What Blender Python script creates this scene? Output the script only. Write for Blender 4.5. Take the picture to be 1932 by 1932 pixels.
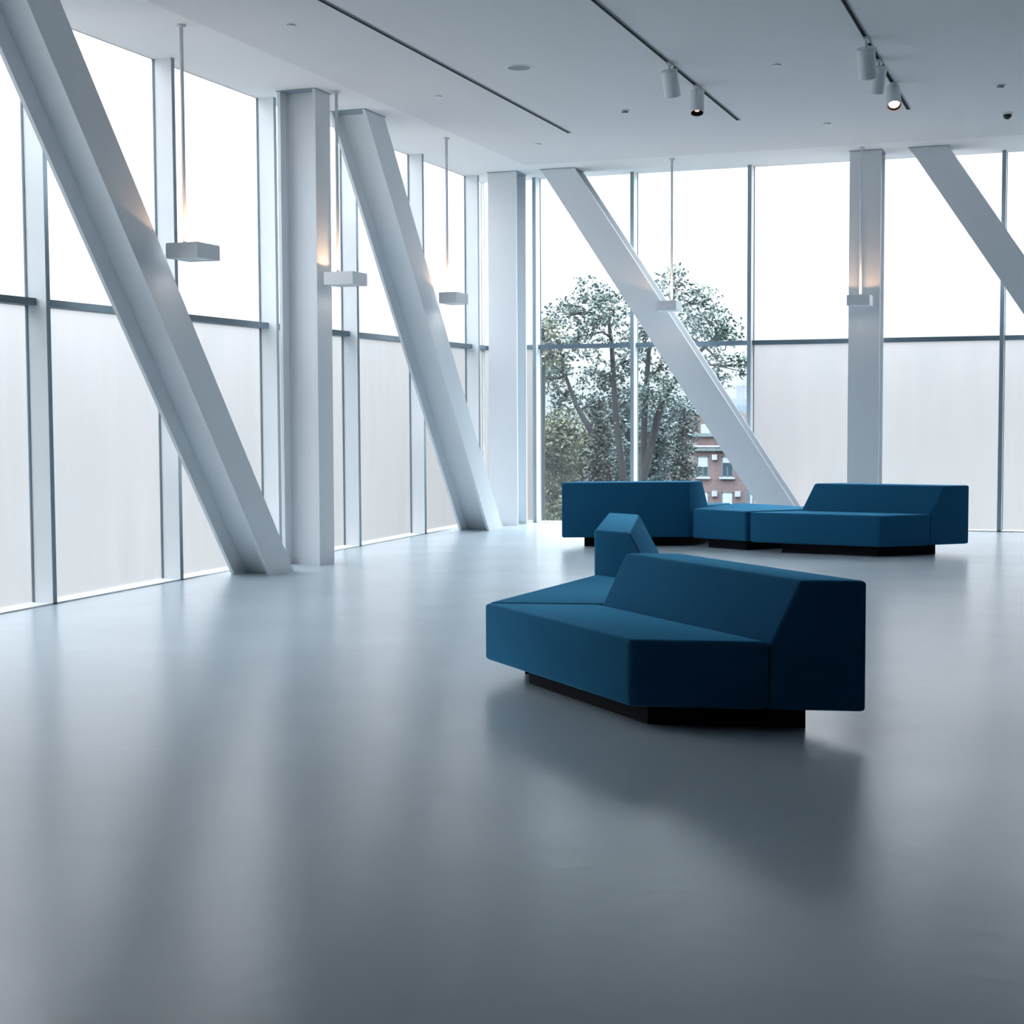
import bpy, bmesh, math, random
from mathutils import Vector, Matrix

for o in list(bpy.data.objects):
    bpy.data.objects.remove(o, do_unlink=True)
S = bpy.context.scene
COL = S.collection

# ------------------------------------------------------------ camera
cam_d = bpy.data.cameras.new('camera')
cam = bpy.data.objects.new('camera', cam_d)
COL.objects.link(cam)
S.camera = cam
R_ = Vector((0.94022, 0.34052, -0.00484)); U_ = Vector((-0.01695, 0.06099, 0.99799)); F_ = Vector((-0.34013, 0.93826, -0.06312))
M = Matrix.Identity(4)
for i in range(3):
    M[i][0] = R_[i]; M[i][1] = U_[i]; M[i][2] = -F_[i]
M.translation = Vector((8.357, -21.8305, 1.6))
cam.matrix_world = M
cam_d.sensor_width = 36
cam_d.lens = 2986.14 / 1932 * 36
cam_d.clip_start = 0.1
cam_d.clip_end = 2000

# ------------------------------------------------------------ world, overcast sky
W = bpy.data.worlds.new('overcast_sky')
S.world = W
W.use_nodes = True
nt = W.node_tree
nt.nodes.clear()
tc = nt.nodes.new('ShaderNodeTexCoord')
sep = nt.nodes.new('ShaderNodeSeparateXYZ')
ramp = nt.nodes.new('ShaderNodeValToRGB')
bg = nt.nodes.new('ShaderNodeBackground')
out = nt.nodes.new('ShaderNodeOutputWorld')
nt.links.new(tc.outputs['Generated'], sep.inputs[0])
nt.links.new(sep.outputs['Z'], ramp.inputs[0])
nt.links.new(ramp.outputs[0], bg.inputs[0])
nt.links.new(bg.outputs[0], out.inputs[0])
cr = ramp.color_ramp
cr.elements[0].position = 0.0
cr.elements[0].color = (0.80, 0.90, 1.0, 1)
cr.elements[0].color = (0.70, 0.76, 0.81, 1)
e = cr.elements.new(0.22)
e.color = (2.5, 2.65, 2.8, 1)
e = cr.elements.new(0.05)
e.color = (1.25, 1.32, 1.40, 1)
cr.elements[-1].position = 0.85
cr.elements[-1].color = (12.8, 13.0, 13.6, 1)
bg.inputs['Strength'].default_value = 1.2

S.view_settings.view_transform = 'Standard'
S.view_settings.look = 'None'
S.view_settings.gamma = 1
S.view_settings.use_curve_mapping = False
S.view_settings.exposure = 0.0
cy = S.cycles
cy.use_denoising = True
cy.max_bounces = 10
cy.diffuse_bounces = 5
cy.glossy_bounces = 4
cy.transmission_bounces = 8
cy.transparent_max_bounces = 12
cy.sample_clamp_indirect = 8
cy.caustics_reflective = False
cy.caustics_refractive = True


# ------------------------------------------------------------ materials
def mat(name, base, rough=0.5, metal=0.0, spec=0.5, bump=None, var=None, sheen=0.0, coat=0.0):
    m = bpy.data.materials.new(name)
    m.use_nodes = True
    t = m.node_tree
    b = t.nodes['Principled BSDF']
    b.inputs['Base Color'].default_value = (*base, 1)
    b.inputs['Roughness'].default_value = rough
    b.inputs['Metallic'].default_value = metal
    b.inputs['Specular IOR Level'].default_value = spec
    b.inputs['Sheen Weight'].default_value = sheen
    b.inputs['Coat Weight'].default_value = coat
    if bump or var:
        c = t.nodes.new('ShaderNodeTexCoord')
        n = t.nodes.new('ShaderNodeTexNoise')
        t.links.new(c.outputs['Object'], n.inputs['Vector'])
        n.inputs['Detail'].default_value = 6
    if var:                      # var = (scale, amount)
        n.inputs['Scale'].default_value = var[0]
        r = t.nodes.new('ShaderNodeValToRGB')
        k = var[1]
        r.color_ramp.elements[0].position = 0.3
        r.color_ramp.elements[1].position = 0.7
        r.color_ramp.elements[0].color = (*[x * (1 - k) for x in base], 1)
        r.color_ramp.elements[1].color = (*[min(1, x * (1 + k)) for x in base], 1)
        t.links.new(n.outputs['Fac'], r.inputs[0])
        t.links.new(r.outputs[0], b.inputs['Base Color'])
    if bump:                     # bump = (scale, strength, distance)
        n2 = t.nodes.new('ShaderNodeTexNoise')
        n2.inputs['Scale'].default_value = bump[0]
        n2.inputs['Detail'].default_value = 4
        t.links.new(c.outputs['Object'], n2.inputs['Vector'])
        bp = t.nodes.new('ShaderNodeBump')
        bp.inputs['Strength'].default_value = bump[1]
        bp.inputs['Distance'].default_value = bump[2]
        t.links.new(n2.outputs['Fac'], bp.inputs['Height'])
        t.links.new(bp.outputs[0], b.inputs['Normal'])
    return m


def emission(name, col, strength):
    m = bpy.data.materials.new(name)
    m.use_nodes = True
    t = m.node_tree
    t.nodes.clear()
    e = t.nodes.new('ShaderNodeEmission')
    e.inputs[0].default_value = (*col, 1)
    e.inputs[1].default_value = strength
    o = t.nodes.new('ShaderNodeOutputMaterial')
    t.links.new(e.outputs[0], o.inputs[0])
    return m


def clear_glass():
    m = bpy.data.materials.new('clear_glass')
    m.use_nodes = True
    t = m.node_tree
    t.nodes.clear()
    o = t.nodes.new('ShaderNodeOutputMaterial')
    tr = t.nodes.new('ShaderNodeBsdfTransparent')
    tr.inputs[0].default_value = (0.93, 0.97, 0.98, 1)
    g = t.nodes.new('ShaderNodeBsdfGlossy')
    g.inputs['Roughness'].default_value = 0.02
    mx = t.nodes.new('ShaderNodeMixShader')
    mx.inputs[0].default_value = 0.045
    t.links.new(tr.outputs[0], mx.inputs[1])
    t.links.new(g.outputs[0], mx.inputs[2])
    t.links.new(mx.outputs[0], o.inputs[0])
    return m


def frosted_glass(name, k):
    m = bpy.data.materials.new(name)
    m.use_nodes = True
    t = m.node_tree
    t.nodes.clear()
    o = t.nodes.new('ShaderNodeOutputMaterial')
    tl = t.nodes.new('ShaderNodeBsdfTranslucent')
    rf = t.nodes.new('ShaderNodeBsdfRefraction')
    rf.inputs['Roughness'].default_value = 0.34
    rf.inputs['IOR'].default_value = 1.25
    # faint vertical streaks and mottling of the etched film
    c = t.nodes.new('ShaderNodeTexCoord')
    mp = t.nodes.new('ShaderNodeMapping')
    mp.inputs['Scale'].default_value = (3.0, 3.0, 0.35)
    n = t.nodes.new('ShaderNodeTexNoise')
    n.inputs['Scale'].default_value = 1.6
    n.inputs['Detail'].default_value = 5
    r = t.nodes.new('ShaderNodeValToRGB')
    r.color_ramp.elements[0].position = 0.3
    r.color_ramp.elements[1].position = 0.72
    r.color_ramp.elements[0].color = (0.935 * k, 0.952 * k, 0.96 * k, 1)
    r.color_ramp.elements[1].color = (0.985 * k, 0.985 * k, 0.99 * k, 1)
    t.links.new(c.outputs['Object'], mp.inputs[0])
    t.links.new(mp.outputs[0], n.inputs['Vector'])
    t.links.new(n.outputs['Fac'], r.inputs[0])
    t.links.new(r.outputs[0], tl.inputs[0])
    t.links.new(r.outputs[0], rf.inputs[0])
    mx = t.nodes.new('ShaderNodeMixShader')
    mx.inputs[0].default_value = 0.88
    g = t.nodes.new('ShaderNodeBsdfGlossy')
    g.inputs['Roughness'].default_value = 0.25
    mx2 = t.nodes.new('ShaderNodeMixShader')
    mx2.inputs[0].default_value = 0.03
    t.links.new(tl.outputs[0], mx.inputs[1])
    t.links.new(rf.outputs[0], mx.inputs[2])
    t.links.new(mx.outputs[0], mx2.inputs[1])
    t.links.new(g.outputs[0], mx2.inputs[2])
    t.links.new(mx2.outputs[0], o.inputs[0])
    return m


def floor_mat():
    m = bpy.data.materials.new('resin_floor')
    m.use_nodes = True
    t = m.node_tree
    b = t.nodes['Principled BSDF']
    c = t.nodes.new('ShaderNodeTexCoord')
    n = t.nodes.new('ShaderNodeTexNoise')
    n.inputs['Scale'].default_value = 0.7
    n.inputs['Detail'].default_value = 5
    t.links.new(c.outputs['Object'], n.inputs['Vector'])
    r = t.nodes.new('ShaderNodeValToRGB')
    r.color_ramp.elements[0].position = 0.3
    r.color_ramp.elements[1].position = 0.7
    r.color_ramp.elements[0].color = (0.378, 0.452, 0.50, 1)
    r.color_ramp.elements[1].color = (0.412, 0.49, 0.54, 1)
    t.links.new(n.outputs['Fac'], r.inputs[0])
    t.links.new(r.outputs[0], b.inputs['Base Color'])
    # worn sheen: patchy roughness
    n2 = t.nodes.new('ShaderNodeTexNoise')
    n2.inputs['Scale'].default_value = 1.7
    n2.inputs['Detail'].default_value = 3
    t.links.new(c.outputs['Object'], n2.inputs['Vector'])
    mr = t.nodes.new('ShaderNodeMapRange')
    mr.inputs['From Min'].default_value = 0.3
    mr.inputs['From Max'].default_value = 0.7
    mr.inputs['To Min'].default_value = 0.235
    mr.inputs['To Max'].default_value = 0.265
    t.links.new(n2.outputs['Fac'], mr.inputs[0])
    t.links.new(mr.outputs[0], b.inputs['Roughness'])
    # undulation plus fine grain
    n3 = t.nodes.new('ShaderNodeTexNoise')
    n3.inputs['Scale'].default_value = 9
    n3.inputs['Detail'].default_value = 6
    t.links.new(c.outputs['Object'], n3.inputs['Vector'])
    bp = t.nodes.new('ShaderNodeBump')
    bp.inputs['Strength'].default_value = 0.07
    bp.inputs['Distance'].default_value = 0.02
    t.links.new(n3.outputs['Fac'], bp.inputs['Height'])
    t.links.new(bp.outputs[0], b.inputs['Normal'])
    b.inputs['Specular IOR Level'].default_value = 0.2
    return m


def leaf_mat(name, c1, c2):
    m = bpy.data.materials.new(name)
    m.use_nodes = True
    t = m.node_tree
    b = t.nodes['Principled BSDF']
    g = t.nodes.new('ShaderNodeNewGeometry')
    r = t.nodes.new('ShaderNodeValToRGB')
    r.color_ramp.elements[0].color = (*c1, 1)
    r.color_ramp.elements[1].color = (*c2, 1)
    t.links.new(g.outputs['Random Per Island'], r.inputs[0])
    t.links.new(r.outputs[0], b.inputs['Base Color'])
    b.inputs['Roughness'].default_value = 0.55
    return m


def brick_mat():
    m = bpy.data.materials.new('red_brick')
    m.use_nodes = True
    t = m.node_tree
    b = t.nodes['Principled BSDF']
    c = t.nodes.new('ShaderNodeTexCoord')
    mp = t.nodes.new('ShaderNodeMapping')
    mp.inputs['Rotation'].default_value = (math.pi / 2, 0, 0)
    br = t.nodes.new('ShaderNodeTexBrick')
    br.inputs['Scale'].default_value = 2.2
    br.inputs['Color1'].default_value = (0.088, 0.056, 0.058, 1)
    br.inputs['Color2'].default_value = (0.118, 0.078, 0.078, 1)
    br.inputs['Mortar'].default_value = (0.12, 0.10, 0.10, 1)
    t.links.new(c.outputs['Object'], mp.inputs[0])
    t.links.new(mp.outputs[0], br.inputs['Vector'])
    t.links.new(br.outputs[0], b.inputs['Base Color'])
    b.inputs['Roughness'].default_value = 0.9
    return m


WHITE = mat('white_painted_steel', (0.72, 0.755, 0.785), 0.42, spec=0.35)
ALU = mat('pale_mullion', (0.78, 0.82, 0.84), 0.45, spec=0.35)
DARKALU = mat('dark_gasket', (0.13, 0.20, 0.25), 0.5)
CAPM = mat('front_shade_and_plate', (0.26, 0.33, 0.38), 0.45)  # backlit shade of the fin fronts put into the colour; also on head plates
TRANS = mat('blue_grey_transom', (0.13, 0.19, 0.235), 0.45)
CEIL = mat('acoustic_plaster', (0.76, 0.763, 0.772), 0.9, spec=0.1, bump=(420, 0.5, 0.004), var=(260, 0.05))
CEIL2 = mat('smooth_plaster', (0.83, 0.835, 0.84), 0.85, spec=0.1)
WALL = mat('grey_wall', (0.11, 0.15, 0.20), 0.9, spec=0.1)
SILL = mat('white_sill', (0.82, 0.85, 0.86), 0.4)
FLOOR = floor_mat()
CLEAR = clear_glass()
FROST = frosted_glass('frosted_glass', 0.88)
FROSTL = frosted_glass('denser_frosted_glass', 0.72)
FABRIC = mat('blue_wool_fabric', (0.014, 0.093, 0.190), 0.9, spec=0.06, sheen=1.0, bump=(700, 0.35, 0.002), var=(420, 0.16))
FABRIC.node_tree.nodes['Principled BSDF'].inputs['Sheen Tint'].default_value = (0.13, 0.60, 1.0, 1)
FABRIC.node_tree.nodes['Principled BSDF'].inputs['Sheen Roughness'].default_value = 0.35
PLINTH = mat('black_plinth', (0.007, 0.009, 0.016), 0.7, spec=0.15)
LAMPW = mat('white_lamp_metal', (0.72, 0.75, 0.77), 0.35)
BLACK = mat('black_track', (0.008, 0.009, 0.011), 0.8, spec=0.1)
GREYD = mat('grey_grille', (0.27, 0.31, 0.34), 0.7)
LENS = emission('warm_lamp', (1.0, 0.62, 0.36), 6)
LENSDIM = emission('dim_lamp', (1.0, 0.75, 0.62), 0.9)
DIFF = mat('opal_diffuser', (0.8, 0.82, 0.83), 0.6)
BARK = mat('bark', (0.010, 0.011, 0.013), 0.9, bump=(12, 0.5, 0.03))
LEAF = leaf_mat('leaves_green', (0.015, 0.035, 0.036), (0.062, 0.102, 0.083))
LEAFY = leaf_mat('leaves_yellow_green', (0.045, 0.058, 0.038), (0.125, 0.135, 0.075))
LEAFD = leaf_mat('leaves_dark', (0.008, 0.014, 0.015), (0.022, 0.032, 0.030))
LEAFB = leaf_mat('leaves_blue_green', (0.022, 0.048, 0.052), (0.062, 0.102, 0.098))
GROUND = mat('street_ground', (0.045, 0.052, 0.052), 0.9, var=(0.05, 0.3))
BRICK = brick_mat()
STONE = mat('pale_stone', (0.22, 0.245, 0.26), 0.8)
COPPER = mat('green_copper', (0.075, 0.11, 0.115), 0.7)
WPANE = mat('dark_window', (0.03, 0.045, 0.06), 0.2)
BLIND = mat('white_blind', (0.26, 0.29, 0.32), 0.8)
FARB = mat('pale_concrete', (0.17, 0.19, 0.21), 0.85)
FARD = mat('blue_glazing', (0.10, 0.15, 0.20), 0.4)


# ------------------------------------------------------------ helpers
def link(name, bm, m, parent=None, smooth=False, loc=None):
    me = bpy.data.meshes.new(name)
    bmesh.ops.recalc_face_normals(bm, faces=bm.faces[:])
    bm.to_mesh(me)
    bm.free()
    me.materials.append(m)
    if smooth:
        for p in me.polygons:
            p.use_smooth = True
    o = bpy.data.objects.new(name, me)
    COL.objects.link(o)
    if parent:
        o.parent = parent
        if loc is None:      # geometry given in world coordinates
            o.matrix_parent_inverse = Matrix.Translation(-parent.location)
    if loc is not None:
        o.location = loc
    return o


def box_bm(x0, x1, y0, y1, z0, z1, bm=None):
    bm = bm or bmesh.new()
    vs = [bm.verts.new(p) for p in ((x0, y0, z0), (x1, y0, z0), (x1, y1, z0), (x0, y1, z0),
                                    (x0, y0, z1), (x1, y0, z1), (x1, y1, z1), (x0, y1, z1))]
    for f in ((3, 2, 1, 0), (4, 5, 6, 7), (0, 1, 5, 4), (1, 2, 6, 5), (2, 3, 7, 6), (3, 0, 4, 7)):
        bm.faces.new([vs[i] for i in f])
    return bm


def bevel(bm, off, seg=2, edges=None):
    bmesh.ops.bevel(bm, geom=edges or bm.edges[:], offset=off, segments=seg, profile=0.5, affect='EDGES')
    return bm


def poly_prism(pts, z0, z1, bm=None):
    bm = bm or bmesh.new()
    a = [bm.verts.new((p[0], p[1], z0)) for p in pts]
    b = [bm.verts.new((p[0], p[1], z1)) for p in pts]
    n = len(pts)
    bm.faces.new(a[::-1])
    bm.faces.new(b)
    for i in range(n):
        bm.faces.new((a[i], a[(i + 1) % n], b[(i + 1) % n], b[i]))
    return bm


def ring_extrude(rings, bm=None, caps=True):
    """loft through rings of equal length"""
    bm = bm or bmesh.new()
    vr = [[bm.verts.new(p) for p in r] for r in rings]
    n = len(rings[0])
    for a, b in zip(vr, vr[1:]):
        for i in range(n):
            bm.faces.new((a[i], a[(i + 1) % n], b[(i + 1) % n], b[i]))
    if caps:
        bm.faces.new(vr[0][::-1])
        bm.faces.new(vr[-1])
    return bm


def tube(p0, p1, r0, r1=None, n=16, bm=None, caps=True):
    p0, p1 = Vector(p0), Vector(p1)
    r1 = r0 if r1 is None else r1
    d = (p1 - p0).normalized()
    a = d.orthogonal().normalized()
    b = d.cross(a)
    rings = [[p + (a * math.cos(2 * math.pi * k / n) + b * math.sin(2 * math.pi * k / n)) * r for k in range(n)]
             for p, r in ((p0, r0), (p1, r1))]
    return ring_extrude(rings, bm, caps)


def lathe(profile, base, axis, n=24, bm=None):
    """profile: list of (along, radius)"""
    axis = Vector(axis).normalized()
    base = Vector(base)
    a = axis.orthogonal().normalized()
    b = axis.cross(a)
    rings = [[base + axis * s + (a * math.cos(2 * math.pi * k / n) + b * math.sin(2 * math.pi * k / n)) * max(r, 1e-4)
              for k in range(n)] for s, r in profile]
    return ring_extrude(rings, bm, True)


def tag(o, label=None, cat=None, group=None, kind=None):
    if label:
        o['label'] = label
    if cat:
        o['category'] = cat
    if group:
        o['group'] = group
    if kind:
        o['kind'] = kind
    return o


def empty(name, loc, label=None, cat=None, group=None, kind=None):
    o = bpy.data.objects.new(name, None)
    o.empty_display_size = 0.1
    COL.objects.link(o)
    o.location = loc
    return tag(o, label, cat, group, kind)


def structure(name, bm, m, label=None, cat=None):
    return tag(link(name, bm, m), label, cat, None, 'structure')


H = 4.945      # ceiling height
ZT = 2.537     # transom centre
YB = -27.0     # back of the room
XR = 15.5      # right side of the room
YL = -15.2     # the left glazing ends here

# ------------------------------------------------------------ room shell
structure('floor', box_bm(0.2, XR, YB, -0.2, -0.3, 0.0), FLOOR, 'polished blue-grey resin floor with blurred window reflections', 'floor')
structure('ceiling', box_bm(1.13, XR, YB, -1.3, H, H + 0.4), CEIL,
          'grey speckled acoustic ceiling field crossed by lighting tracks', 'ceiling')
bm = box_bm(-0.02, 1.13, YB, 0.02, H, H + 0.4)
box_bm(1.13, XR, -1.3, 0.02, H, H + 0.4, bm)
structure('ceiling', bm, CEIL2, 'smooth paler ceiling border along both window walls', 'ceiling')
structure('wall_back', box_bm(-0.2, XR, YB - 0.2, YB, -0.3, H), WALL, 'plain grey wall behind the viewer', 'wall')
structure('wall_right', box_bm(XR, XR + 0.2, YB, 0.2, -0.3, H), WALL, 'plain grey wall at the right end of the hall', 'wall')
structure('wall_left', box_bm(-0.2, 0.2, YB, YL, -0.3, H), WALL, 'plain grey wall behind the end of the left glazing', 'wall')
structure('trim_1', box_bm(-0.02, 0.2, YL, 0.02, -0.3, 0.012), SILL, 'white sill strip under the left glazing', 'sill')
structure('trim_2', box_bm(0.2, XR, -0.2, 0.02, -0.3, 0.012), SILL, 'white sill strip under the right glazing', 'sill')
structure('trim_3', box_bm(-0.06, 0.03, -0.03, 0.06, 0.012, H), ALU, 'pale glazing post in the far corner', 'post')

nm = [3]


def mullion(axis, pos):
    """deep vertical fin; axis 'y' = on the left wall, 'x' = on the right wall"""
    nm[0] += 1
    w = 0.052
    if axis == 'y':
        fin = box_bm(0.012, 0.195, pos - w, pos, 0.0, H)
        gas = box_bm(-0.016, 0.012, pos - w - 0.007, pos + 0.004, 0.0, H)
        cap = box_bm(0.195, 0.2, pos - w, pos, 0.0, H)  # strip whose darker colour paints the shade on the fin's room side
    else:
        fin = box_bm(pos - w / 2, pos + w / 2, -0.195, -0.012, 0.0, H)
        gas = box_bm(pos - w / 2 - 0.004, pos + w / 2 + 0.008, -0.012, 0.016, 0.0, H)
        cap = box_bm(pos - w / 2, pos + w / 2, -0.2, -0.195, 0.0, H)
    o = structure('trim_%d' % nm[0], fin, ALU)
    link('gasket', gas, DARKALU, o)
    link('front_shade_strip', cap, CAPM, o)
    return o


WLAB = {}
LM = [-10.627 + 1.998 * i for i in range(-2, 6)]
RM = [0.87, 2.325, 3.985, 5.645, 7.305, 8.965, 10.625, 12.285, 13.945]
lnames = {0: ('pale glazing fin at the left edge of the view, before the nearest brace', ),
          }
for i, y in enumerate(LM):
    mullion('y', y)
for x in RM:
    mullion('x', x)

nw = [0]


def window(wall, a, b, glass, label=None):
    nw[0] += 1
    if wall == 'L':
        root = empty('window_%d' % nw[0], (0, (a + b) / 2, 0), label, 'window', None, 'structure')
        bx = lambda z0, z1, t0, t1: box_bm(t0, t1, a, b, z0, z1)
        lo = bx(0.012, ZT - 0.03, -0.012, 0.0)
        hi = bx(ZT + 0.03, H, -0.012, 0.0)
        tr = bx(ZT - 0.03, ZT + 0.03, -0.03, 0.10)
    else:
        root = empty('window_%d' % nw[0], ((a + b) / 2, 0, 0), label, 'window', None, 'structure')
        bx = lambda z0, z1, t0, t1: box_bm(a, b, -t1, -t0, z0, z1)
        lo = bx(0.012, ZT - 0.03, -0.012, 0.0)
        hi = bx(ZT + 0.03, H, -0.012, 0.0)
        tr = bx(ZT - 0.03, ZT + 0.03, -0.03, 0.10)
    link('lower_pane', lo, FROSTL if glass is FROST else glass, root)
    link('upper_pane', hi, glass, root)
    link('transom', tr, TRANS, root)
    return root


ys = [YL] + LM + [-0.03]
for a, b in zip(ys, ys[1:]):
    if b - a > 0.1:
        window('L', a, b - 0.052 if b != -0.03 else b, FROST)
xs = [0.03] + RM + [XR]
for k, (a, b) in enumerate(zip(xs, xs[1:])):
    clear = k in (1, 2)
    window('R', a + (0.026 if k else 0), b - (0.026 if b != XR else 0), CLEAR if clear else FROST)


# ------------------------------------------------------------ steel columns and braces (I sections)
def i_section(w, d, tf=0.035, tw=0.03):
    """outline in (across, depth): flange faces at depth 0 and d, web along depth"""
    h = w / 2
    t = tw / 2
    return [(-h, 0), (h, 0), (h, tf), (t, tf), (t, d - tf), (h, d - tf), (h, d), (-h, d), (-h, d - tf), (-t, d - tf), (-t, tf), (-h, tf)]


def steel(name, wall, bottom, top, w, d0, d1, label, cat, group):
    """bottom/top = centre across the wall at floor and ceiling; w = horizontal width of the cut"""
    sec = i_section(w, d1 - d0)
    rings = []
    for c, z in ((bottom, 0.0), (top, H - 0.003)):
        if wall == 'L':
            rings.append([(d0 + q, c + p, z) for p, q in sec])
        else:
            rings.append([(c + p, -(d0 + q), z) for p, q in sec])
    bm = ring_extrude(rings)
    root = empty(name, (rings[0][0][0], rings[0][0][1], 0) if 0 else ((d0 + d1) / 2 if wall == 'L' else bottom, bottom if wall == 'L' else -(d0 + d1) / 2, 0), label, cat, group)
    b = link('steel_shaft', bm, WHITE, root)
    # thin shadow-gap plates where the member meets ceiling
    if wall == 'L':
        pl = box_bm(d0 - 0.012, d1 + 0.012, top - w / 2 - 0.012, top + w / 2 + 0.012, H - 0.007, H - 0.002)
    else:
        pl = box_bm(top - w / 2 - 0.012, top + w / 2 + 0.012, -d1 - 0.012, -d0 + 0.012, H - 0.007, H - 0.002)
    link('head_plate', pl, CAPM, root)
    return root


steel('steel_column', 'L', -6.79, -6.77, 0.34, 0.38, 0.82, 'white steel I-section column between the two left braces', 'column', 'white steel columns')
steel('steel_column', 'R', 0.635, 0.635, 0.42, 0.46, 0.88, 'white steel column in the far corner of the room', 'column', 'white steel columns')
steel('steel_column', 'R', 5.628, 5.628, 0.40, 0.46, 0.88, 'white steel column behind the right far sofa, lit warm by its lamp', 'column', 'white steel columns')
steel('diagonal_brace', 'L', -7.79, -11.62, 0.49, 0.38, 0.82, 'largest white diagonal brace, leaning down from the top left corner', 'brace', 'white diagonal steel braces')
steel('diagonal_brace', 'L', -1.68, -5.48, 0.52, 0.38, 0.82, 'white diagonal brace between the left column and the corner column', 'brace', 'white diagonal steel braces')
steel('diagonal_brace', 'R', 4.72, 1.449, 0.49, 0.46, 0.88, 'white diagonal brace crossing the clear windows and tree view', 'brace', 'white diagonal steel braces')
steel('diagonal_brace', 'R', 9.685, 6.414, 0.48, 0.46, 0.88, 'white diagonal brace cut by the right picture edge', 'brace', 'white diagonal steel braces')


# ------------------------------------------------------------ sofas
ZB, ZS, ZK = 0.115, 0.457, 0.765


def inset(pts, d):
    n = len(pts)
    area = sum(pts[i][0] * pts[(i + 1) % n][1] - pts[(i + 1) % n][0] * pts[i][1] for i in range(n))
    sgn = 1 if area > 0 else -1
    res = []
    for i in range(n):
        p0, p1, p2 = Vector(pts[i - 1]), Vector(pts[i]), Vector(pts[(i + 1) % n])
        e1 = (p1 - p0).normalized()
        e2 = (p2 - p1).normalized()
        n1 = Vector((-e1.y, e1.x)) * sgn
        n2 = Vector((-e2.y, e2.x)) * sgn
        k = d / (1 + n1.dot(n2))
        res.append(tuple(p1 + (n1 + n2) * k))
    return res


def sofa(P1, P2, side, label, s0=0.57, st=0.72, plinth_in=0.155):
    """rhomboid module; P1-P2 front edge, side = vector from front to back"""
    P1, P2, side = Vector(P1), Vector(P2), Vector(side)
    P4, P3 = P1 + side, P2 + side
    c = (P1 + P2 + P3 + P4) / 4
    root = empty('sofa_module', (c.x, c.y, 0), label, 'sofa', 'blue modular sofa pieces')
    g = 0.003
    u = (P2 - P1).normalized() * 0.004
    q = side * (s0 - g)
    bm = poly_prism([tuple(P1 + u), tuple(P2 - u), tuple(P2 - u + q), tuple(P1 + u + q)], ZB, ZS)
    bevel(bm, 0.022, 3)
    link('seat_cushion', bm, FABRIC, root, True)
    rings = []
    for P in (P1 + u, P2 - u):
        a = P + side * (s0 + g)
        b = P + side * st
        e = P + side
        rings.append([(a.x, a.y, ZB), (e.x, e.y, ZB), (e.x, e.y, ZK), (b.x, b.y, ZK), (a.x, a.y, ZS - 0.005)])
    bm = ring_extrude(rings)
    bevel(bm, 0.018, 3)
    link('backrest', bm, FABRIC, root, True)
    bm = poly_prism(inset([tuple(P1), tuple(P2), tuple(P3), tuple(P4)], plinth_in), 0.0, ZB)
    link('plinth', bm, PLINTH, root)
    return root


def ottoman(pts, label):
    c = sum((Vector(p) for p in pts), Vector((0, 0))) / 4
    root = empty('sofa_module', (c.x, c.y, 0), label, 'sofa', 'blue modular sofa pieces')
    link('seat_cushion', bevel(poly_prism(inset(pts, 0.004), ZB, ZS), 0.022, 3), FABRIC, root, True)
    link('plinth', poly_prism(inset(pts, 0.155), 0.0, ZB), PLINTH, root)
    return root


sofa((4.975, -13.00), (6.221, -14.217), (1.146, 0.234), 'blue rhomboid sofa nearest the viewer with its dark end turned to us', 0.60, 0.725)
ottoman([(4.985, -12.975), (6.12, -12.745), (6.10, -11.80), (5.125, -11.21)], 'backless blue wedge seat joining the two near sofas')
sofa((5.68, -9.86), (6.13, -11.74), (-1.03, 0.60), 'blue sofa behind the nearest one, seen end-on with its backrest to the left', 0.49, 0.70)
sofa((2.80, -2.95), (4.22, -2.40), (-0.25, -1.17), 'far left blue sofa showing its dark flat back', 0.55, 0.70)
ottoman([(4.03, -3.69), (4.735, -4.03), (5.60, -3.12), (4.30, -2.36)], 'backless blue wedge seat between the two far sofas')
sofa((4.79, -4.12), (6.27, -4.375), (0.89, 0.74), 'far right blue sofa in front of the lit column', 0.565, 0.72)


# ------------------------------------------------------------ pendant lamps on rods
def spot(name, loc, d, energy, col, size, blend, rad, parent):
    ld = bpy.data.lights.new(name, 'SPOT')
    ld.energy = energy
    ld.color = col
    ld.spot_size = size
    ld.spot_blend = blend
    ld.shadow_soft_size = rad
    o = bpy.data.objects.new(name, ld)
    COL.objects.link(o)
    o.parent = parent
    o.matrix_parent_inverse = Matrix.Translation(-parent.location)
    o.matrix_basis = Matrix.Translation(Vector(loc)) @ Vector(d).to_track_quat('-Z', 'Y').to_matrix().to_4x4()
    return o


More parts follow.
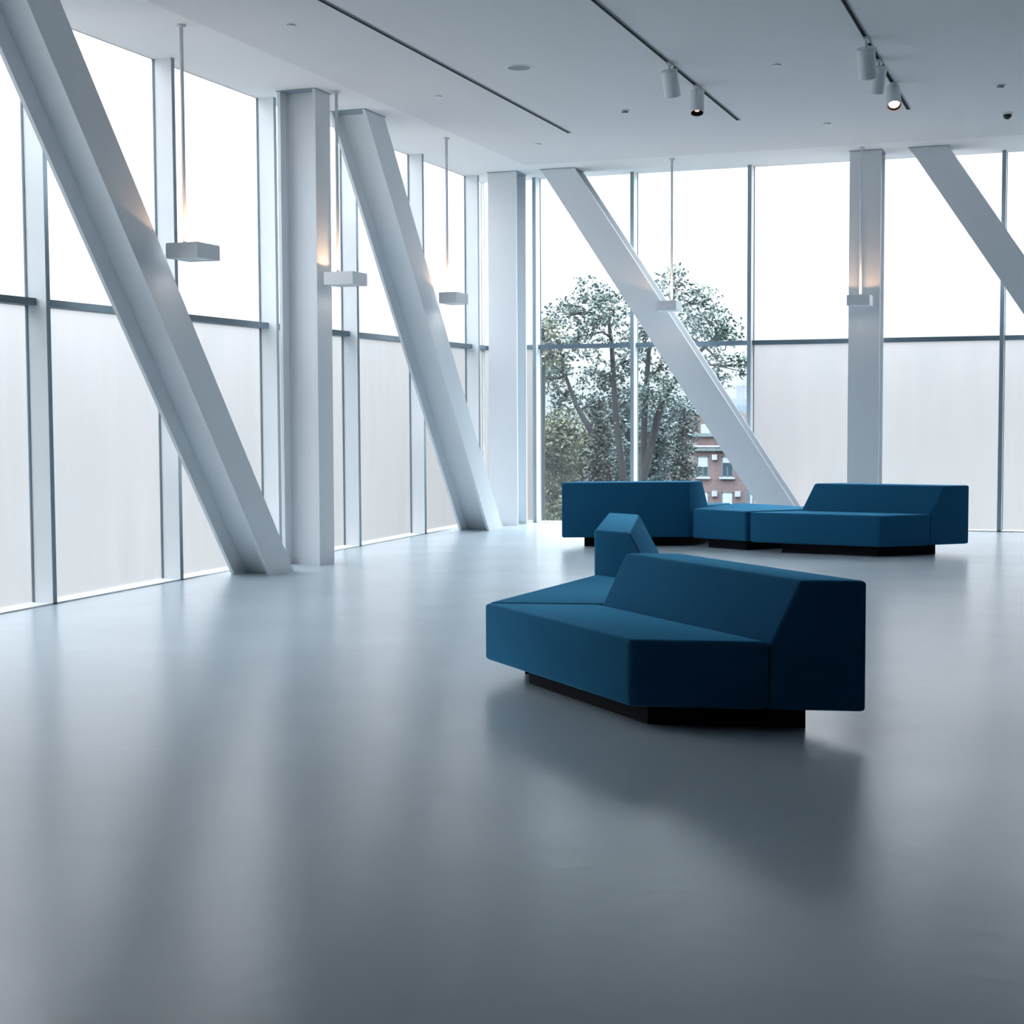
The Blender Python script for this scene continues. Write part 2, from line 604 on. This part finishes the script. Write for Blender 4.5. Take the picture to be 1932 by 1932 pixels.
def pendant(rod, bx, label):
    rx, ry = rod
    x0, x1, y0, y1 = bx
    z0, z1 = 2.925, 3.055
    cx, cyy = (x0 + x1) / 2, (y0 + y1) / 2
    root = empty('pendant_lamp', (rx, ry, z1), label, 'lamp', 'box lamps hung on rods by the windows')
    link('rod', tube((rx, ry, z1 - 0.01), (rx, ry, H - 0.02), 0.0165, n=16), LAMPW, root, True)
    link('ceiling_rose', lathe([(0, 0.038), (0.02, 0.038)], (rx, ry, H - 0.022), (0, 0, 1)), LAMPW, root)
    bm = bmesh.new()
    t = 0.012
    # open box: four sides, a top with a round well, an opal bottom
    box_bm(x0, x1, y0, y0 + t, z0, z1, bm)
    box_bm(x0, x1, y1 - t, y1, z0, z1, bm)
    box_bm(x0, x0 + t, y0 + t, y1 - t, z0, z1, bm)
    box_bm(x1 - t, x1, y0 + t, y1 - t, z0, z1, bm)
    box_bm(x0 + t, x1 - t, y0 + t, y1 - t, z1 - 0.03, z1 - 0.02, bm)
    link('lamp_box', bm, LAMPW, root)
    link('diffuser', box_bm(x0 + t, x1 - t, y0 + t, y1 - t, z0 + 0.004, z0 + 0.012), DIFF, root)
    link('uplight_lens', lathe([(0, 0.045), (0.006, 0.045)], (cx, cyy, z1 - 0.02), (0, 0, 1)), LENS, root)
    spot('uplight', (cx, cyy, z1 - 0.005), (0, 0, 1), 9.0, (1.0, 0.60, 0.36), math.radians(146), 0.12, 0.03, root)
    spot('downlight', (cx, cyy, z0 - 0.012), (0, 0, -1), 2.6, (1.0, 0.86, 0.78), math.radians(172), 0.6, 0.08, root)
    return root


pendant((0.957, -9.735), (0.93, 1.24, -10.0, -9.63), 'box lamp on a rod beside the nearest left brace')
pendant((0.95, -6.71), (0.905, 1.235, -6.96, -6.61), 'box lamp on a rod in front of the left column')
pendant((0.95, -3.69), (0.925, 1.155, -3.90, -3.52), 'box lamp on a rod beside the second left brace')
pendant((3.13, -1.12), (2.985, 3.265, -1.42, -1.09), 'box lamp on a rod before the tree view')
pendant((5.61, -1.12), (5.48, 5.765, -1.42, -1.09), 'box lamp glowing warm against the right column')


# ------------------------------------------------------------ lighting tracks
def track(x, y1, label):
    root = empty('lighting_track', (x, y1, H), label, 'lighting track', 'recessed ceiling tracks')
    bm = box_bm(x - 0.017, x + 0.017, -26.0, y1, H - 0.006, H - 0.001)
    link('track_slot', bm, BLACK, root)
    bm = box_bm(x + 0.017, x + 0.023, -26.0, y1 + 0.006, H - 0.010, H - 0.001)
    box_bm(x - 0.022, x - 0.017, -26.0, y1 + 0.006, H - 0.007, H - 0.001, bm)
    box_bm(x - 0.017, x + 0.017, y1, y1 + 0.006, H - 0.007, H - 0.001, bm)
    link('track_rim', bm, GREYD, root)
    return root


track(2.462, -3.49, 'empty dark ceiling track nearest the left windows')
track(4.53, -3.57, 'dark ceiling track carrying two spotlights')
track(6.437, -3.52, 'rightmost dark ceiling track carrying three spotlights')


def spotlight(x, y, aim, L, r, lit, label, stem=0.10, snoot=False):
    """aim = unit direction of the beam"""
    aim = Vector(aim).normalized()
    root = empty('track_spotlight', (x, y, H - 0.004), label, 'spotlight', 'white cylinder spotlights on the ceiling tracks')
    link('adapter', bevel(box_bm(x - 0.02, x + 0.02, y - 0.085, y + 0.085, H - 0.03, H - 0.004), 0.004, 1), LAMPW, root)
    piv = Vector((x, y, H - 0.03 - stem))
    link('stem', tube((x, y, H - 0.03), piv, 0.010, n=10), LAMPW, root, True)
    top = piv - aim * 0.03
    prof = [(0, 0.0), (0, r - 0.004), (0.004, r), (L, r), (L, r - 0.008), (L - 0.05, r - 0.014), (L - 0.05, 0.0)]
    h = link('housing', lathe(prof, top, aim, 32), LAMPW, root)
    for p in h.data.polygons:
        p.use_smooth = 4 < len(p.vertices) and False
    link('inner_reflector', lathe([(L - 0.048, 0.0), (L - 0.048, r - 0.013), (L - 0.005, r - 0.0075), (L - 0.005, r - 0.010), (L - 0.045, r - 0.02), (L - 0.045, 0.0)], top, aim, 32), BLACK, root)
    link('lens', lathe([(L - 0.043, 0.0), (L - 0.043, (r * 0.72) if lit else r * 0.35), (L - 0.03, (r * 0.72) if lit else r * 0.35), (L - 0.03, 0)], top, aim, 24), LENS if lit else LENSDIM, root)
    if lit:
        spot('lamp', tuple(top + aim * (L + 0.01)), tuple(aim), 25, (1.0, 0.72, 0.5), math.radians(50), 0.5, 0.04, root)
    return root


sp = math.sin
spotlight(4.53, -6.76, (0.03, 0.42, -0.90), 0.25, 0.078, False, 'left spotlight of the middle track, its rear cap toward us', 0.07)
spotlight(4.53, -5.61, (0.08, -0.35, -0.93), 0.26, 0.072, False, 'right spotlight of the middle track, dark mouth facing us', 0.05)
spotlight(6.437, -7.12, (0.02, 0.42, -0.90), 0.27, 0.082, False, 'nearest spotlight of the right track, turned away from us', 0.09)
spotlight(6.437, -6.15, (-0.17, 0.33, -0.93), 0.25, 0.072, False, 'middle spotlight of the right track, half hidden by the nearest', 0.06)
spotlight(6.437, -5.02, (0.14, -0.62, -0.80), 0.26, 0.075, True, 'glowing spotlight at the end of the right track', 0.05)


# ------------------------------------------------------------ small ceiling fittings
def cap(x, y, label):
    root = empty('sprinkler_cap', (x, y, H), label, 'sprinkler cap', 'flat round sprinkler caps in the ceiling')
    link('cover_plate', lathe([(0, 0.0), (0, 0.040), (0.014, 0.044), (0.014, 0)], (x, y, H - 0.015), (0, 0, 1), 24), LAMPW, root)
    link('shadow_ring', lathe([(0, 0.03), (0.004, 0.03)], (x, y, H - 0.004), (0, 0, 1), 20), GREYD, root)
    return root


cap(1.845, -9.40, 'white sprinkler cap at the upper left, near the first hanging rod')
cap(1.84, -6.09, 'white sprinkler cap above the left column, left of the first track')
cap(1.85, -2.88, 'white sprinkler cap beyond the end of the first track')
cap(5.477, -6.31, 'white sprinkler cap between the spotlights of two tracks')
cap(5.45, -2.95, 'white sprinkler cap near the far edge, between two track ends')

r0 = empty('ceiling_speaker', (3.11, -7.10, H), 'round grey recessed ceiling speaker right of the first track', 'speaker')
link('trim_ring', lathe([(0, 0.10), (0, 0.128), (0.006, 0.134), (0.006, 0.10)], (3.11, -7.10, H - 0.007), (0, 0, 1), 40), LAMPW, r0)
link('grille', lathe([(0, 0.0), (0, 0.112), (0.005, 0.112), (0.005, 0)], (3.11, -7.10, H - 0.0075), (0, 0, 1), 40), GREYD, r0)


def detector(x, y, label):
    root = empty('smoke_detector', (x, y, H), label, 'smoke detector', 'small smoke detectors on the ceiling')
    link('base_plate', lathe([(0, 0), (0, 0.055), (0.012, 0.06), (0.012, 0)], (x, y, H - 0.013), (0, 0, 1), 24), LAMPW, root)
    link('sensor_head', lathe([(0, 0), (0, 0.032), (0.022, 0.04), (0.022, 0)], (x, y, H - 0.035), (0, 0, 1), 24), GREYD, root)
    link('lower_cap', lathe([(0, 0), (0.004, 0.025), (0.010, 0.036), (0.010, 0)], (x, y, H - 0.045), (0, 0, 1), 24), LAMPW, root)


detector(3.47, -4.60, 'smoke detector between the first and middle track ends')
detector(7.468, -4.52, 'smoke detector near the right edge, above the dome camera')
r0 = empty('dome_camera', (7.462, -2.87, H), 'black dome security camera on a white base near the right edge', 'security camera')
link('base_plate', lathe([(0, 0), (0, 0.060), (0.02, 0.078), (0.02, 0)], (7.462, -2.87, H - 0.02), (0, 0, 1), 28), LAMPW, r0)
link('dome', lathe([(-0.055, 0.004), (-0.05, 0.022), (-0.038, 0.038), (-0.02, 0.047), (0, 0.05)], (7.462, -2.87, H - 0.02), (0, 0, 1), 28), mat('smoked_dome', (0.006, 0.01, 0.013), 0.12), r0, True)

# ------------------------------------------------------------ outside
GZ = -13.0
structure('ground', box_bm(-400, 400, 3, 700, GZ - 0.5, GZ), GROUND, 'street level far below the windows', 'ground')
bm = box_bm(-400, -3, -300, 3, GZ - 0.5, GZ)
structure('ground', bm, GROUND, 'street level beside the left windows', 'ground')


def leaves(name, blobs, per, size, m, parent, rnd, flat=1.0):
    """clumps of small folded leaves scattered through each blob (x, y, z, r)"""
    verts, faces = [], []
    for (x, y, z, r) in blobs:
        n = int(per * r * r)
        for k in range(n):
            cd = Vector((rnd.gauss(0, 1), rnd.gauss(0, 1), rnd.gauss(0, 1))).normalized() * (r * (0.35 + 0.75 * rnd.random() ** 0.6))
            c = Vector((x, y, z)) + Vector((cd.x, cd.y, cd.z * flat))
            for j in range(rnd.randint(7, 12)):
                p = c + Vector((rnd.gauss(0, .15), rnd.gauss(0, .15), rnd.gauss(0, .10)))
                s = size * (0.6 + 0.8 * rnd.random())
                a = Vector((rnd.gauss(0, 1), rnd.gauss(0, 1), rnd.gauss(0, .6))).normalized()
                b = a.orthogonal().normalized()
                b = (Matrix.Rotation(rnd.random() * 6.28, 3, a) @ b)
                i = len(verts)
                verts += [tuple(p), tuple(p + a * s * .5 + b * s * .3), tuple(p + a * s), tuple(p + a * s * .5 - b * s * .3)]
                faces.append((i, i + 1, i + 2, i + 3))
    me = bpy.data.meshes.new(name)
    me.from_pydata(verts, [], faces)
    me.materials.append(m)
    o = bpy.data.objects.new(name, me)
    COL.objects.link(o)
    o.parent = parent
    o.matrix_parent_inverse = Matrix.Translation(-parent.location)
    return o


def limb(bm, pts, r0, r1, n=6):
    k = len(pts) - 1
    rings = []
    for i, p in enumerate(pts):
        p = Vector(p)
        d = (Vector(pts[min(i + 1, k)]) - Vector(pts[max(i - 1, 0)])).normalized()
        a = d.cross(Vector((0.3, 1, 0.1))).normalized()
        b = d.cross(a)
        r = r0 + (r1 - r0) * i / k
        rings.append([p + (a * math.cos(2 * math.pi * j / n) + b * math.sin(2 * math.pi * j / n)) * r for j in range(n)])
    ring_extrude(rings, bm)


def broad_tree(name, base, stems, blobs, per, size, m, label, seed, cat='tree', tr=0.28):
    rnd = random.Random(seed)
    root = empty(name, base, label, cat, 'trees seen through the clear windows')
    bm = bmesh.new()
    tops = []
    for s in stems:            # each stem is a chain of points from the base up
        pts = [base] + s
        limb(bm, pts, tr, tr * 0.28, 8)
        for t in (0.45, 0.6, 0.72, 0.85, 0.97):
            f = t * (len(pts) - 1)
            i = min(int(f), len(pts) - 2)
            tops.append(Vector(pts[i]).lerp(Vector(pts[i + 1]), f - i))
    for (x, y, z, r) in blobs:
        c = Vector((x, y, z))
        q = [t for t in tops if t.z < z + 0.6] or tops
        s = min(q, key=lambda t: (t - c).length)
        mid = s.lerp(c, 0.5) + Vector((rnd.uniform(-.25, .25), rnd.uniform(-.25, .25), rnd.uniform(-.1, .3)))
        limb(bm, [s, mid, c], 0.085, 0.035, 6)
        for k in range(9):
            d = Vector((rnd.gauss(0, 1), rnd.gauss(0, 1), rnd.gauss(0.15, .8))).normalized() * r * rnd.uniform(.6, 1.0)
            limb(bm, [mid.lerp(c, rnd.random()), c + d * .5 + Vector((0, 0, rnd.uniform(-.1, .2))), c + d], 0.03, 0.010, 4)
    link('trunk', bm, BARK, root)
    leaves('foliage', blobs, per, size, m, root, rnd)
    return root


rnd = random.Random(4)
jit = lambda L: [(x, 58 + rnd.uniform(-2.2, 2.2), z, r) for x, z, r in L]
T1 = [(-15.7, 7.5, 0.95), (-17.0, 6.6, 0.90), (-18.0, 5.6, 0.80), (-16.0, 5.5, 1.1), (-14.5, 6.8, 1.0), (-17.7, 4.1, 0.8),
      (-16.3, 3.5, 0.95), (-14.5, 4.3, 1.0), (-12.9, 7.2, .95), (-11.5, 7.9, 1.0), (-10.4, 7.1, 1.0), (-9.6, 5.9, 1.0),
      (-8.7, 5.6, 0.85), (-10.9, 5.8, 0.9), (-12.3, 5.9, 0.9), (-8.6, 3.9, 0.62), (-9.8, 4.3, 0.7), (-11.2, 3.9, 0.85),
      (-12.6, 3.9, 1.0), (-11.9, 2.7, 0.85), (-13.1, 2.3, 0.8), (-17.7, 2.3, 1.0), (-16.0, 1.8, 1.1), (-14.5, 2.3, 0.9),
      (-9.5, 3.2, 0.5), (-13.4, 5.2, 0.8), (-15.2, 3.2, .7), (-19.0, 3.4, 1.1), (-19.6, 5.0, .9), (-15.3, 6.3, .6)]
broad_tree('leafy_tree', (-13.9, 58, GZ),
           [[(-14.2, 58, -6), (-14.4, 58, -1.8), (-14.8, 58, 1.5), (-15.0, 58, 5.1), (-15.2, 58, 6.6)],
            [(-13.6, 58, -6), (-13.4, 58.3, -1.8), (-13.3, 58.3, 1.6), (-13.0, 58, 4.8), (-11.6, 58, 7.2)],
            [(-14.4, 58, -5), (-15.6, 57.7, -0.2), (-16.8, 57.6, 1.9), (-17.5, 57.6, 3.7)],
            [(-13.4, 58.2, -2), (-12.3, 58.2, 2.3), (-10.6, 58, 4.4), (-9.2, 58, 5.6)]],
           jit(T1), 52, 0.20, LEAF, 'tall spreading leafy tree filling the two clear windows', 7)


def conifer(base, top, r, m, label, seed):
    rnd = random.Random(seed)
    root = empty('conifer', base, label, 'tree', 'trees seen through the clear windows')
    bm = bmesh.new()
    limb(bm, [base, top], 0.16, 0.03, 8)
    blobs = []
    z = base[2] + 2
    while z < top[2]:
        f = (top[2] - z) / (top[2] - base[2])
        rr = r * (0.25 + min(1, f * 2.6) * 0.75)
        t = (z - base[2]) / (top[2] - base[2])
        cx = base[0] + (top[0] - base[0]) * t
        for k in range(3):
            a = rnd.random() * 6.28
            e = (cx + math.cos(a) * rr * .55, base[1] + math.sin(a) * rr * .55, z - .2)
            limb(bm, [(cx, base[1], z + .15), e], 0.03, 0.01, 4)
            blobs.append((*e, rr * 0.55 + .08))
        z += 0.55
    link('trunk', bm, BARK, root)
    leaves('foliage', blobs, 110, 0.17, m, root, rnd)
    return root


conifer((-14.8, 54, GZ), (-14.5, 54, 2.3), 1.0, LEAFD, 'narrow dark conifer left of the pane divider', 11)
conifer((-10.8, 54, GZ), (-10.1, 54, 1.8), 0.85, LEAFD, 'narrow dark conifer in front of the brick building', 12)
conifer((-18.2, 52, GZ), (-17.5, 52, 1.2), 0.5, LEAFD, 'thin dark conifer at the left edge of the clear windows', 13)


def low_tree(name, blobs, m, label, seed, per=46, size=0.21):
    b = blobs[0]
    return broad_tree(name, (b[0], b[1], GZ), [[(b[0], b[1], -6), (b[0] + .2, b[1], b[2])]], blobs, per, size, m, label, seed)


def fill(x0, x1, z0, z1, y, n, r, seed):
    rr = random.Random(seed)
    return [(rr.uniform(x0, x1), y + rr.uniform(-1.5, 1.5), rr.uniform(z0, z1), r * rr.uniform(.7, 1.2)) for k in range(n)]


low_tree('leafy_tree', [(-20.0, 66, 0.0, 1.3)] + fill(-21.8, -18.6, -5.5, 0.7, 66, 22, 1.15, 21), LEAFY, 'pale yellow-green tree low at the left of the clear windows', 31)
low_tree('leafy_tree', [(-17.5, 72, 0.6, 1.4)] + fill(-20.6, -14.5, -4.5, 1.9, 72, 34, 1.3, 22), LEAFB, 'blue-green tree behind the trunk of the tall tree', 32)
low_tree('leafy_tree', [(-14.0, 63, 0.2, 1.0)] + fill(-15.6, -13.0, -5.0, 1.0, 63, 24, 0.9, 23), LEAFB, 'bushy blue-green tree below the tall crown, beside the brick building', 33)
low_tree('leafy_tree', [(-15.2, 47, 5.2, .55)] + fill(-15.7, -14.5, 3.9, 5.5, 47, 8, .5, 24), LEAFY, 'yellowing treetop at the left edge of the clear windows', 34)
low_tree('leafy_tree', [(-26, 84, -2, 1.5)] + fill(-29, -19, -7, -1.0, 84, 34, 1.3, 25), LEAFY, 'row of pale low trees along the street behind', 35, 26, 0.3)

# --- brick building
BX, BY = -20.2, 100.0
b0 = empty('brick_building', (BX, BY + 4, GZ), 'red brick building with green cornice and white window blinds', 'building')
link('wall', box_bm(-25.2, -16.3, BY, BY + 8, GZ, -1.5), BRICK, b0)
link('upper_wall', box_bm(-27.5, -17.6, BY + 3, BY + 10, GZ, 1.45), BRICK, b0)
link('attic_wall', box_bm(-24.0, -17.0, BY + 1.2, BY + 3, -1.4, -0.3), BRICK, b0)
link('cornice', box_bm(-25.4, -16.1, BY - 0.35, BY + 0.5, -1.52, -1.22), COPPER, b0)
link('cornice', box_bm(-24.2, -16.9, BY + 0.9, BY + 1.8, -0.42, -0.15), COPPER, b0)
link('coping', box_bm(-27.7, -17.4, BY + 2.8, BY + 3.5, 1.45, 1.62), COPPER, b0)
link('coping', box_bm(-25.5, -16.0, BY - 0.4, BY + 0.6, -1.22, -1.12), STONE, b0)
link('chimney', box_bm(-20.4, -19.7, BY + 1.6, BY + 2.4, -0.3, 0.55), STONE, b0)


def bwin(x, z0, z1, blind):
    w = 0.46
    f = bmesh.new()
    box_bm(x - w, x - w + .08, BY - 0.02, BY + 0.03, z0, z1, f)
    box_bm(x + w - .08, x + w, BY - 0.02, BY + 0.03, z0, z1, f)
    box_bm(x - w, x + w, BY - 0.02, BY + 0.03, z1 - .1, z1, f)
    box_bm(x - w, x + w, BY - 0.02, BY + 0.03, z0, z0 + .08, f)
    box_bm(x - .03, x + .03, BY - 0.02, BY + 0.03, z0, (z0 + z1) / 2, f)
    fr = link('window_frame', f, COPPER, b0)
    link('pane', box_bm(x - w + .08, x + w - .08, BY - 0.01, BY + 0.01, z0 + .08, z1 - .1), WPANE, fr)
    zb = z1 - .1 - (z1 - z0) * blind
    link('blind', box_bm(x - w + .09, x + w - .09, BY - 0.025, BY - 0.012, zb, z1 - .1), BLIND, fr)
    link('sill', box_bm(x - w - .15, x + w + .15, BY - 0.25, BY, z0 - .16, z0), STONE, b0)


for x in (-21.8, -19.85, -17.9, -23.75):
    bwin(x, -3.55, -1.95, 0.45 if x != -17.9 else 0.25)
    bwin(x, -6.4, -4.75, 0.6)
    bwin(x, -9.2, -7.6, 0.5)
for x, z in ((-18.88, -2.0), (-18.88, -4.85), (-17.05, -4.85)):
    link('air_conditioner', box_bm(x - .2, x + .2, BY - .3, BY, z - .22, z + .2), STONE, b0)

b1 = empty('apartment_block', (-29, 190, GZ), 'pale distant apartment block above the brick roof', 'building')
link('wall', box_bm(-36.2, -31.5, 186, 196, GZ, 3.2), FARB, b1)
link('roof_room', box_bm(-35.5, -34.4, 187, 192, 3.2, 5.0), FARB, b1)
for k in range(3):
    for j in range(3):
        link('pane', box_bm(-35.8 + 1.4 * j, -34.8 + 1.4 * j, 185.9, 186, 1.3 - 1.9 * k, 2.3 - 1.9 * k), FARD, b1)


S.render.film_transparent = False
